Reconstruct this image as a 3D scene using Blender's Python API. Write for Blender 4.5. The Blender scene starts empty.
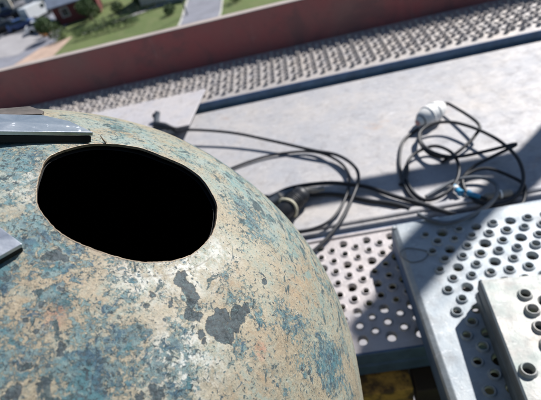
import bpy, bmesh, math, random
from mathutils import Vector, Matrix, noise
R = math.radians
random.seed(7)
S = bpy.context.scene
col = S.collection

# ---------------------------------------------------------------- camera
RIGHT = Vector((0.976107, -0.026307, -0.215692))
DOWN = Vector((-0.181425, -0.644958, -0.742371))
FWD = Vector((-0.119582, 0.763765, -0.634320))
CAM_Z = 0.700665
cd = bpy.data.cameras.new('camera')
cam = bpy.data.objects.new('camera', cd)
col.objects.link(cam)
S.camera = cam
m = Matrix((RIGHT, -DOWN, -FWD)).transposed().to_4x4()
m.translation = Vector((0, 0, CAM_Z))
cam.matrix_world = m
cd.sensor_width = 36
cd.lens = 450 / 541 * 36
cd.clip_start = 0.02
cd.clip_end = 6000
cd.dof.use_dof = True
cd.dof.focus_distance = 0.31
cd.dof.aperture_fstop = 10.5

# ---------------------------------------------------------------- light
SUN = Vector((0.86, 0.76, 1.0)).normalized()
elev = math.asin(SUN.z)
w = bpy.data.worlds.new('World')
S.world = w
w.use_nodes = True
wn = w.node_tree.nodes
sky = wn.new('ShaderNodeTexSky')
sky.sky_type = 'NISHITA'
sky.sun_disc = False
sky.sun_elevation = elev
sky.sun_rotation = math.atan2(SUN.x, SUN.y)
sky.air_density = 1.15
sky.dust_density = 0.2
sky.ozone_density = 3.0
bg = wn['Background']
w.node_tree.links.new(sky.outputs[0], bg.inputs[0])
bg.inputs[1].default_value = 0.05
sd = bpy.data.lights.new('sun', 'SUN')
sd.energy = 5.0
sd.angle = R(0.53)
sd.color = (1.0, 0.965, 0.925)
so = bpy.data.objects.new('sun', sd)
col.objects.link(so)
so.rotation_euler = (-SUN).to_track_quat('-Z', 'Y').to_euler()
so.location = (3, 3, 6)
S.view_settings.view_transform = 'Standard'
S.view_settings.look = 'None'
S.view_settings.exposure = 0.62
S.view_settings.gamma = 1

# ---------------------------------------------------------------- surveyed data (metres)
CAB1 = [[-0.4494, 1.2586, 0.03], [-0.4067, 1.2068, 0.034], [-0.3665, 1.2043, 0.035], [-0.2358, 1.1465, 0.03], [-0.1168, 1.0714, 0.022], [-0.0096, 0.9961, 0.016], [0.0496, 0.9531, 0.016], [0.082, 0.8953, 0.018], [0.0859, 0.8421, 0.02], [0.0631, 0.7807, 0.02], [0.0249, 0.7134, 0.016], [-0.017, 0.6654, 0.012], [-0.0457, 0.6411, 0.01]]
CAB2 = [[-0.2924, 0.969, 0.005], [-0.2368, 1.0014, 0.005], [-0.1448, 1.025, 0.005], [-0.0651, 1.0214, 0.005], [-0.0105, 1.0031, 0.006], [0.0292, 0.9648, 0.01], [0.0587, 0.9124, 0.011], [0.0657, 0.8611, 0.01], [0.0472, 0.7917, 0.012], [0.0086, 0.7263, 0.014], [-0.0391, 0.7054, 0.012], [-0.0936, 0.7128, 0.008], [-0.1306, 0.7213, 0.006]]
CAB3 = [[-0.1695, 0.8021, 0.02], [-0.1239, 0.8289, 0.022], [-0.0733, 0.8507, 0.02], [0.0056, 0.8494, 0.016], [0.0614, 0.8329, 0.012], [0.106, 0.8122, 0.008], [0.1512, 0.7687, 0.008], [0.2019, 0.7294, 0.006], [0.2411, 0.6928, 0.006], [0.2576, 0.681, 0.006]]
CAB4 = [[-0.1889, 0.8546, 0.005], [-0.1526, 0.8569, 0.005], [-0.0974, 0.8319, 0.005], [-0.0281, 0.8275, 0.005], [0.0288, 0.8141, 0.005], [0.0978, 0.7711, 0.005], [0.1223, 0.7594, 0.005], [0.1534, 0.7412, 0.005], [0.1744, 0.7222, 0.005]]
LEAD = [[0.3505, 1.0623, 0.02], [0.3737, 1.032, 0.022], [0.3993, 0.952, 0.03], [0.3795, 0.9162, 0.02], [0.3396, 0.8865, 0.012], [0.3125, 0.874, 0.006], [0.2849, 0.8599, 0.005]]
COIL = [[0.3097, 0.866, 0.01], [0.2704, 0.8742, 0.016], [0.2543, 0.9169, 0.02], [0.2611, 0.9664, 0.022], [0.2961, 0.9944, 0.024], [0.3435, 0.9864, 0.026], [0.3838, 0.9354, 0.03], [0.4131, 0.868, 0.032], [0.4251, 0.802, 0.03], [0.4182, 0.7489, 0.022], [0.3982, 0.7128, 0.012], [0.3649, 0.6906, 0.006], [0.33, 0.6925, 0.005], [0.3074, 0.7143, 0.005], [0.2992, 0.7479, 0.007], [0.3074, 0.7843, 0.01], [0.3415, 0.8106, 0.016], [0.3886, 0.8257, 0.022], [0.4403, 0.837, 0.035], [0.3751, 0.8381, 0.03], [0.3097, 0.8407, 0.028], [0.2708, 0.876, 0.024], [0.257, 0.9338, 0.02], [0.2721, 0.9883, 0.014]]
RING = [[0.1735, 0.8062, 0.005], [0.197, 0.8376, 0.007], [0.2096, 0.8752, 0.012], [0.2358, 0.9024, 0.014], [0.2812, 0.9104, 0.018], [0.3086, 0.8721, 0.02], [0.3081, 0.8161, 0.02], [0.2863, 0.7688, 0.016], [0.2488, 0.7388, 0.012], [0.2134, 0.7396, 0.006], [0.1949, 0.7737, 0.005], [0.1922, 0.8262, 0.005], [0.2031, 0.869, 0.006]]
TAIL = [[0.2162, 0.7496, 0.006], [0.2766, 0.7774, 0.008], [0.312, 0.7804, 0.012], [0.3465, 0.7697, 0.012], [0.3607, 0.7415, 0.012], [0.3415, 0.6943, 0.025], [0.2972, 0.6382, 0.055], [0.2482, 0.5982, 0.078], [0.2111, 0.5937, 0.076], [0.1837, 0.6105, 0.075], [0.1668, 0.6296, 0.077]]
TAIL2 = [[0.3111, 0.788, 0.012], [0.3399, 0.7986, 0.014], [0.3684, 0.794, 0.014], [0.3949, 0.7648, 0.012], [0.4137, 0.7306, 0.008], [0.3955, 0.6883, 0.006], [0.3754, 0.669, 0.006]]
DARK = [[0.2716, 1.0164, 0.004], [0.2257, 0.9787, 0.004], [0.1991, 0.9153, 0.004], [0.184, 0.8378, 0.004], [0.1852, 0.7706, 0.004], [0.2018, 0.729, 0.004]]
PLUGA = [[-0.1051, 0.7612, 0.022], [-0.0528, 0.8096, 0.03]]
TIPA = [[-0.0528, 0.8096, 0.03], [0.0053, 0.8259, 0.02]]
TIE = [[-0.0814, 0.7806, 0.03], [-0.0649, 0.7765, 0.045], [-0.0548, 0.7597, 0.045], [-0.0506, 0.7428, 0.038], [-0.0473, 0.7381, 0.02]]
PLUGB = [[-0.1362, 0.807, 0.014], [-0.0794, 0.8392, 0.018]]
WHITE = [[0.269, 1.0369, 0.022], [0.3523, 1.0853, 0.024]]
BLUE = [[0.2772, 0.7665, 0.012], [0.287, 0.7278, 0.012]]
BLUE2 = [[0.2949, 0.7363, 0.012], [0.3131, 0.7177, 0.012]]
GREY = [[0.3247, 0.7117, 0.012], [0.3803, 0.7101, 0.012]]
KNOB = [[-0.4544, 1.2941, 0.034], [-0.4513, 1.2312, 0.034], [-0.4094, 1.2154, 0.034]]
HOOK = [[0.1129, 0.5483, 0.0715], [0.1269, 0.5549, 0.0715], [0.1446, 0.5483, 0.0715], [0.159, 0.5378, 0.0715], [0.1481, 0.5237, 0.0715], [0.127, 0.5214, 0.0715], [0.1134, 0.5361, 0.0715]]
BLOTS = [[0.0682, -0.0708, 0.2834, 0.0049], [0.0638, -0.0771, 0.2828, 0.0054], [0.0708, -0.0792, 0.2805, 0.006], [0.0761, -0.0726, 0.281, 0.0043], [0.0794, -0.0644, 0.2821, 0.005], [0.084, -0.0585, 0.282, 0.0032], [0.0561, -0.0843, 0.2824, 0.0023], [0.0592, -0.0871, 0.2809, 0.0018], [0.0744, -0.0808, 0.2792, 0.0036], [0.0397, -0.0596, 0.2913, 0.0042], [0.0447, -0.0629, 0.2899, 0.0042], [0.0395, -0.055, 0.2923, 0.003], [0.0484, -0.0696, 0.2878, 0.003], [0.0484, -0.0762, 0.2861, 0.0035], [0.0527, -0.0758, 0.2854, 0.0024], [0.0495, -0.0655, 0.2885, 0.0024], [-0.0279, -0.0628, 0.292, 0.0035], [-0.0307, -0.0646, 0.2913, 0.0029], [-0.0236, -0.0636, 0.2922, 0.0023], [-0.0332, -0.0658, 0.2908, 0.0018], [-0.0102, -0.1088, 0.2794, 0.0022], [-0.0192, -0.0811, 0.2882, 0.0015], [0.0257, -0.0725, 0.29, 0.002], [0.0235, -0.0795, 0.2883, 0.0017], [0.0359, -0.0739, 0.2885, 0.0017], [-0.0222, -0.1185, 0.2747, 0.0016], [-0.0306, -0.0986, 0.2817, 0.0017], [-0.025, -0.091, 0.2848, 0.0014], [-0.0231, -0.1029, 0.2808, 0.0012], [-0.02, -0.1006, 0.2819, 0.0014], [0.0239, -0.0719, 0.2903, 0.0012], [0.0973, -0.0326, 0.2819, 0.0021], [0.0955, -0.0286, 0.283, 0.0014], [0.1408, -0.0745, 0.2542, 0.0021], [0.1328, -0.0751, 0.2583, 0.0017], [0.143, -0.0778, 0.252, 0.0018], [0.0358, -0.1171, 0.2739, 0.0022], [0.0404, -0.1187, 0.2725, 0.0028], [0.0318, -0.1209, 0.2727, 0.0022], [-0.0222, -0.1274, 0.2707, 0.0027], [-0.0244, -0.1291, 0.2697, 0.0022], [0.043, -0.1147, 0.2739, 0.0011]]
BLUEZ = [[-0.0301, -0.1031, 0.2801, 0.0333], [0.0145, -0.1129, 0.2776, 0.0245], [-0.0253, -0.0659, 0.2916, 0.0175], [0.0427, -0.1134, 0.2744, 0.0167], [0.0728, 0.1398, 0.2714, 0.0246], [0.0952, 0.099, 0.2667, 0.0231], [-0.0589, -0.0135, 0.2938, 0.0168], [-0.0064, -0.0609, 0.2937, 0.0176], [0.1517, -0.0675, 0.2499, 0.0184], [-0.0466, -0.0786, 0.2857, 0.0174]]
HIGHLIGHTZ = [[-0.0488, -0.0107, 0.2958, 0.0148], [0.0398, -0.0457, 0.2938, 0.0154], [0.0208, -0.0586, 0.2935, 0.0118], [0.0505, -0.0999, 0.2783, 0.0142], [0.0581, -0.0275, 0.293, 0.0078]]
ORANGEZ = [[0.075, -0.0502, 0.2861, 0.014], [0.098, -0.0759, 0.2732, 0.0115], [0.1328, -0.0172, 0.2684, 0.0189], [-0.0204, -0.0871, 0.2864, 0.0067], [0.0146, -0.0787, 0.2891, 0.0114], [0.0868, -0.0886, 0.2732, 0.0184]]
STRAP1 = [[-0.2344, 0.2661, 0.6039], [-0.2082, 0.2798, 0.5882], [-0.1878, 0.2917, 0.5757], [-0.1694, 0.288, 0.5685], [-0.1494, 0.2729, 0.5638], [-0.1924, 0.2491, 0.5899], [-0.2182, 0.2395, 0.6042]]
STRAP2 = [[-0.1863, 0.1828, 0.586], [-0.1659, 0.1714, 0.5736], [-0.1545, 0.1636, 0.5665], [-0.1614, 0.1548, 0.5685], [-0.1726, 0.1395, 0.5715]]
STRAP3 = [[-0.2398, 0.2886, 0.5939], [-0.2218, 0.3017, 0.5835], [-0.2092, 0.3163, 0.5745], [-0.1942, 0.3056, 0.5727], [-0.1921, 0.2983, 0.5742], [-0.2124, 0.2849, 0.5855], [-0.2308, 0.2743, 0.5952]]
HOLE = [(2.5, 0.0568), (17.2, 0.0588), (31.0, 0.0593), (49.0, 0.0616), (64.8, 0.0593), (78.5, 0.0548), (96.2, 0.0549), (112.9, 0.0546), (130.0, 0.0554), (145.0, 0.0557), (156.2, 0.0568), (168.6, 0.0582), (184.6, 0.0561), (202.1, 0.0566), (214.6, 0.0581), (226.3, 0.058), (237.7, 0.0579), (250.2, 0.0567), (261.9, 0.056), (273.2, 0.0561), (284.5, 0.0568), (295.0, 0.057), (305.6, 0.0577), (318.6, 0.0577), (333.4, 0.0567), (347.9, 0.0566)]
BALL_C = Vector((-0.2979, 0.2126, 0.3))
BALL_R = 0.3

# ---------------------------------------------------------------- helpers
def tag(o, label=None, cat=None, group=None, kind=None):
    if label: o['label'] = label
    if cat: o['category'] = cat
    if group: o['group'] = group
    if kind: o['kind'] = kind
    return o

def empty(name, loc, rz=0.0):
    o = bpy.data.objects.new(name, None)
    col.objects.link(o)
    o.location = loc
    o.rotation_euler = (0, 0, rz)
    return o

class MB:
    def __init__(s):
        s.v = []; s.f = []; s.sm = []
    def add(s, vs, fs, smooth=False):
        b = len(s.v)
        s.v += [tuple(p) for p in vs]
        for f in fs:
            s.f.append([b + i for i in f]); s.sm.append(smooth)
    def box(s, x0, x1, y0, y1, z0, z1):
        s.add([(x0,y0,z0),(x1,y0,z0),(x1,y1,z0),(x0,y1,z0),(x0,y0,z1),(x1,y0,z1),(x1,y1,z1),(x0,y1,z1)],
              [(0,3,2,1),(4,5,6,7),(0,1,5,4),(1,2,6,5),(2,3,7,6),(3,0,4,7)])
    def prism(s, pts, z0, z1):
        n = len(pts)
        s.add([(x,y,z0) for x,y in pts] + [(x,y,z1) for x,y in pts],
              [tuple(range(n))[::-1], tuple(range(n, 2*n))] + [(i, (i+1) % n, (i+1) % n + n, i + n) for i in range(n)])
    def extrude_poly(s, pts, nrm, th):
        n = len(pts)
        s.add([Vector(p) for p in pts] + [Vector(p) - Vector(nrm) * th for p in pts],
              [tuple(range(n)), tuple(range(n, 2*n))[::-1]] + [(i, i + n, (i+1) % n + n, (i+1) % n) for i in range(n)])
    def sweep_profile(s, prof, x0, x1, axis='x', smooth=False):
        # closed profile of (a, z) pairs swept along x (a = y) or along y (a = x)
        n = len(prof)
        if axis == 'x':
            vs = [(x0, a, z) for a, z in prof] + [(x1, a, z) for a, z in prof]
        else:
            vs = [(a, x0, z) for a, z in prof] + [(a, x1, z) for a, z in prof]
        s.add(vs, [(i, (i+1) % n, (i+1) % n + n, i + n) for i in range(n)], smooth)
        s.add(vs, [tuple(range(n))[::-1], tuple(range(n, 2*n))])
    def tube(s, pts, r, n=10, cap=True):
        pts = [Vector(p) for p in pts]
        rr = r if isinstance(r, (list, tuple)) else [r] * len(pts)
        t = (pts[1] - pts[0]).normalized()
        nrm = t.orthogonal().normalized()
        vs = []; fs = []
        for i, p in enumerate(pts):
            a = pts[max(i-1, 0)]; b = pts[min(i+1, len(pts)-1)]
            t = (b - a).normalized()
            nrm = (nrm - t * nrm.dot(t)).normalized()
            bn = t.cross(nrm)
            for k in range(n):
                an = 2 * math.pi * k / n
                vs.append(p + (nrm * math.cos(an) + bn * math.sin(an)) * rr[i])
        for i in range(len(pts) - 1):
            for k in range(n):
                fs.append((i*n + k, i*n + (k+1) % n, (i+1)*n + (k+1) % n, (i+1)*n + k))
        s.add(vs, fs, True)
        if cap:
            s.add(vs, [tuple(range(n))[::-1], tuple(range((len(pts)-1)*n, len(pts)*n))])
    def lathe(s, prof, o, ax, n=20):
        # prof: (distance along ax, radius)
        ax = Vector(ax).normalized(); u = ax.orthogonal().normalized(); v = ax.cross(u); o = Vector(o)
        s.tube_like = None
        vs = []; fs = []
        for d, r in prof:
            for k in range(n):
                an = 2 * math.pi * k / n
                vs.append(o + ax * d + (u * math.cos(an) + v * math.sin(an)) * r)
        for i in range(len(prof) - 1):
            for k in range(n):
                fs.append((i*n + k, i*n + (k+1) % n, (i+1)*n + (k+1) % n, (i+1)*n + k))
        s.add(vs, fs, True)
    def build(s, name, mat, parent=None, loc=None, bevel=0, bseg=2):
        me = bpy.data.meshes.new(name)
        me.from_pydata(s.v, [], s.f)
        for p, q in zip(me.polygons, s.sm): p.use_smooth = q
        me.update()
        me.materials.append(mat)
        o = bpy.data.objects.new(name, me)
        col.objects.link(o)
        if parent is not None: o.parent = parent
        if loc is not None: o.location = loc
        if bevel:
            b = o.modifiers.new('bevel', 'BEVEL'); b.width = bevel; b.segments = bseg
            b.limit_method = 'ANGLE'; b.angle_limit = R(35)
        return o

def spline(pts, per=8):
    P = [Vector(p) for p in pts]
    out = []
    for i in range(len(P) - 1):
        a = P[max(i-1, 0)]; b = P[i]; c = P[i+1]; d = P[min(i+2, len(P)-1)]
        for k in range(per):
            t = k / per
            out.append(0.5 * ((2*b) + (c-a)*t + (2*a - 5*b + 4*c - d)*t*t + (-a + 3*b - 3*c + d)*t**3))
    out.append(P[-1])
    return out

# ---------------------------------------------------------------- materials
class NT:
    def __init__(s, name):
        s.m = bpy.data.materials.new(name); s.m.use_nodes = True
        s.t = s.m.node_tree; s.b = s.t.nodes['Principled BSDF']
    def n(s, typ, **kw):
        x = s.t.nodes.new(typ)
        for k, v in kw.items():
            if k.startswith('i_'):
                x.inputs[k[2:].replace('_', ' ')].default_value = v
            else: setattr(x, k, v)
        return x
    def l(s, a, b): s.t.links.new(a, b)
    def coord(s, kind='Object', scale=(1,1,1), rot=(0,0,0), loc=(0,0,0)):
        c = s.n('ShaderNodeTexCoord'); mp = s.n('ShaderNodeMapping')
        mp.inputs['Scale'].default_value = scale; mp.inputs['Rotation'].default_value = rot; mp.inputs['Location'].default_value = loc
        s.l(c.outputs[kind], mp.inputs[0]); return mp.outputs[0]
    def noise(s, v, scale, detail=4, rough=0.5, dist=0.0):
        x = s.n('ShaderNodeTexNoise')
        x.inputs['Scale'].default_value = scale; x.inputs['Detail'].default_value = detail
        x.inputs['Roughness'].default_value = rough; x.inputs['Distortion'].default_value = dist
        if v is not None: s.l(v, x.inputs['Vector'])
        return x.outputs['Fac']
    def ramp(s, v, a, b, ca=0.0, cb=1.0):
        x = s.n('ShaderNodeMapRange'); x.clamp = True
        x.inputs['From Min'].default_value = a; x.inputs['From Max'].default_value = b
        x.inputs['To Min'].default_value = ca; x.inputs['To Max'].default_value = cb
        s.l(v, x.inputs['Value']); return x.outputs[0]
    def math(s, op, a, b=None):
        x = s.n('ShaderNodeMath', operation=op)
        for i, q in enumerate((a, b)):
            if q is None: continue
            if isinstance(q, (int, float)): x.inputs[i].default_value = q
            else: s.l(q, x.inputs[i])
        return x.outputs[0]
    def mix(s, f, a, b):
        x = s.n('ShaderNodeMix', data_type='RGBA')
        for i, q in ((0, f), (6, a), (7, b)):
            if isinstance(q, (int, float)): x.inputs[i].default_value = q
            elif isinstance(q, tuple): x.inputs[i].default_value = (*q, 1) if len(q) == 3 else q
            else: s.l(q, x.inputs[i])
        return x.outputs[2]
    def base(s, c):
        if isinstance(c, tuple): s.b.inputs['Base Color'].default_value = (*c, 1)
        else: s.l(c, s.b.inputs['Base Color'])
    def rough(s, r):
        if isinstance(r, (int, float)): s.b.inputs['Roughness'].default_value = r
        else: s.l(r, s.b.inputs['Roughness'])
    def metal(s, r):
        if isinstance(r, (int, float)): s.b.inputs['Metallic'].default_value = r
        else: s.l(r, s.b.inputs['Metallic'])
    def bump(s, h, strength, dist, prev=None):
        x = s.n('ShaderNodeBump'); x.inputs['Strength'].default_value = strength; x.inputs['Distance'].default_value = dist
        s.l(h, x.inputs['Height'])
        if prev is not None: s.l(prev, x.inputs['Normal'])
        s.l(x.outputs[0], s.b.inputs['Normal']); return x.outputs[0]

def simple(name, c, rough=0.6, metal=0.0, var=0.25, scale=20, bump=0.0, kind='Object'):
    n = NT(name)
    v = n.coord(kind)
    f = n.ramp(n.noise(v, scale, 5, 0.6), 0.3, 0.7)
    n.base(n.mix(f, tuple(x * (1 - var) for x in c), tuple(min(1, x * (1 + var)) for x in c)))
    n.rough(rough); n.metal(metal)
    if bump: n.bump(n.noise(v, scale * 3, 4), 0.5, bump)
    return n.m

def plank_metal(name, base, warm, blue, rust=0.5, metal=0.35, rough=0.42, seed=0.0, dirt=0.45):
    """zinc-coated steel walked on for years: dust film, scuffs, rust tints, slight dishing"""
    n = NT(name)
    v = n.coord('Object', loc=(seed, seed * 1.7, 0))
    big = n.ramp(n.noise(v, 3.2, 6, 0.62, 0.4), 0.34, 0.68)
    mid = n.ramp(n.noise(v, 17, 7, 0.68, 0.6), 0.40, 0.66)
    c = n.mix(big, base, warm)
    c = n.mix(n.math('MULTIPLY', mid, 0.55), c, blue)
    vs = n.coord('Object', scale=(1, 5, 1), rot=(0, 0, 0.35), loc=(seed, 3, 0))
    scr = n.ramp(n.noise(vs, 26, 9, 0.75, 1.0), 0.60, 0.72)
    c = n.mix(n.math('MULTIPLY', scr, 0.6), c, (0.86, 0.86, 0.88))
    r = n.ramp(n.noise(v, 5.5, 8, 0.7, 0.3), 0.62, 0.76)
    c = n.mix(n.math('MULTIPLY', r, rust), c, (0.44, 0.27, 0.17))
    sp = n.ramp(n.noise(v, 160, 3, 0.6), 0.66, 0.74)
    c = n.mix(n.math('MULTIPLY', sp, 0.45), c, (0.20, 0.17, 0.16))
    ds = n.coord('Object', scale=(1, 3.5, 1), rot=(0, 0, -0.5), loc=(seed, 9, 0))
    d1 = n.ramp(n.noise(v, 30, 9, 0.78, 0.3), 0.50, 0.66)
    c = n.mix(n.math('MULTIPLY', d1, dirt), c, (0.16, 0.15, 0.15))
    s2 = n.ramp(n.noise(ds, 60, 9, 0.8, 1.2), 0.60, 0.66)
    c = n.mix(n.math('MULTIPLY', s2, 0.5), c, (0.13, 0.13, 0.15))
    bl = n.ramp(n.noise(n.coord('Object', scale=(1, 3.0, 1), rot=(0, 0, 0.15), loc=(seed, 5, 0)), 24, 9, 0.8, 0.3), 0.585, 0.63)
    c = n.mix(n.math('MULTIPLY', bl, 0.38), c, (0.66, 0.66, 0.70))
    p1 = n.ramp(n.noise(v, 75, 8, 0.8, 0.5), 0.60, 0.65)
    c = n.mix(n.math('MULTIPLY', p1, 0.55), c, (0.72, 0.70, 0.70))
    n.base(c)
    n.metal(n.math('SUBTRACT', metal, n.math('MULTIPLY', mid, metal * 0.6)))
    n.rough(n.ramp(n.noise(v, 30, 6, 0.7), 0.3, 0.7, rough, rough + 0.25))
    b = n.bump(n.noise(v, 6, 3, 0.5), 0.6, 0.010)
    n.bump(n.noise(v, 140, 5, 0.7), 0.4, 0.0012, b)
    return n.m

M = {}
M['deck'] = plank_metal('deck_zinc', (0.36, 0.36, 0.38), (0.45, 0.42, 0.40), (0.28, 0.295, 0.335), rust=0.8, metal=0.15, rough=0.5, seed=1, dirt=0.42)
M['cover'] = plank_metal('cover_zinc', (0.44, 0.42, 0.44), (0.50, 0.47, 0.46), (0.36, 0.37, 0.42), rust=0.25, metal=0.15, rough=0.5, seed=5)
M['plank'] = plank_metal('plank_zinc', (0.468, 0.429, 0.429), (0.499, 0.452, 0.429), (0.367, 0.359, 0.390), rust=0.30, seed=4)
M['far'] = plank_metal('far_plank_zinc', (0.391, 0.365, 0.348), (0.442, 0.399, 0.365), (0.289, 0.289, 0.315), rust=0.4, seed=8)
M['right'] = plank_metal('blue_zinc', (0.31, 0.345, 0.37), (0.42, 0.44, 0.45), (0.21, 0.27, 0.33), rust=0.2, metal=0.25, rough=0.40, seed=12, dirt=0.4)
M['top'] = plank_metal('pale_zinc', (0.30, 0.315, 0.305), (0.38, 0.345, 0.325), (0.24, 0.33, 0.315), rust=0.3, metal=0.25, rough=0.4, seed=21, dirt=0.35)
M['bluesteel'] = simple('dark_blue_edge', (0.06, 0.11, 0.21), 0.6, 0.1, 0.3, 25, 0.0005)  # dark blue for plank edges and webs, darker than their sheets
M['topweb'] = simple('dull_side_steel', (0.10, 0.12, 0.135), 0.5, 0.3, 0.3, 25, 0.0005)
M['tube'] = simple('galvanised_tube', (0.42, 0.44, 0.46), 0.4, 0.7, 0.15, 30)
M['cable'] = simple('black_rubber', (0.012, 0.014, 0.019), 0.5, 0, 0.35, 60, 0.0003)
M['greycable'] = simple('grey_rubber', (0.09, 0.105, 0.125), 0.5, 0, 0.25, 60)
M['white'] = simple('white_plastic', (0.78, 0.78, 0.76), 0.35, 0, 0.06, 40)
M['pink'] = simple('pink_plug_end', (0.55, 0.30, 0.28), 0.5, 0, 0.2, 60)
M['blue'] = simple('blue_plastic', (0.04, 0.26, 0.46), 0.4, 0, 0.15, 60)
M['cream'] = simple('cream_tie', (0.62, 0.58, 0.44), 0.6, 0, 0.15, 80)
M['tan'] = simple('tan_rubber', (0.22, 0.21, 0.19), 0.6, 0, 0.2, 80)
M['wire'] = simple('thin_wire', (0.16, 0.17, 0.18), 0.4, 0.6, 0.2, 80)
M['gap_shade'] = simple('gap_shade_black', (0.006, 0.006, 0.007), 0.9, 0, 0.3, 60)
M['inside_shade'] = simple('painted_inside_shade', (0.008, 0.008, 0.009), 0.9, 0, 0.3, 20)  # near black colour stands in for the shade inside the ball

n = NT('red_painted_board')
v = n.coord('Object'); vs = n.coord('Object', scale=(1, 1, 0.12))
c = n.mix(n.ramp(n.noise(v, 4, 6, 0.6), 0.35, 0.7), (0.33, 0.075, 0.08), (0.24, 0.11, 0.105))
c = n.mix(n.math('MULTIPLY', n.ramp(n.noise(vs, 34, 5, 0.6), 0.66, 0.72), 0.35), c, (0.55, 0.42, 0.42))
c = n.mix(n.math('MULTIPLY', n.ramp(n.noise(v, 40, 6, 0.7), 0.60, 0.72), 0.5), c, (0.10, 0.05, 0.05))
c = n.mix(n.math('MULTIPLY', n.ramp(n.noise(v, 70, 8, 0.8), 0.60, 0.66), 0.45), c, (0.42, 0.33, 0.32))
c = n.mix(n.math('MULTIPLY', n.ramp(n.noise(v, 7, 8, 0.7, 0.8), 0.50, 0.62), 0.55), c, (0.13, 0.07, 0.075))
n.base(c); n.rough(0.55); n.bump(n.noise(v, 60, 4), 0.4, 0.002)
M['red'] = n.m
n = NT('bare_board_top')
v = n.coord('Object', scale=(1, 12, 12))
n.base(n.mix(n.ramp(n.noise(v, 6, 6, 0.7), 0.3, 0.7), (0.22, 0.18, 0.17), (0.46, 0.40, 0.37)))
n.rough(0.8); M['bare'] = n.m
n = NT('ochre_timber')
v = n.coord('Object', scale=(1, 14, 14))
c = n.mix(n.ramp(n.noise(v, 5, 7, 0.7, 0.5), 0.3, 0.7), (0.42, 0.25, 0.05), (0.62, 0.40, 0.10))
c = n.mix(n.math('MULTIPLY', n.ramp(n.noise(n.coord('Object'), 22, 6, 0.7), 0.42, 0.56), 0.9), c, (0.05, 0.038, 0.03))
n.base(c); n.rough(0.8); M['timber'] = n.m
M['dark_timber'] = simple('dark_brown_timber', (0.035, 0.028, 0.022), 0.8, 0, 0.4, 15)  # dark brown for boards and beams below the deck

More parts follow.
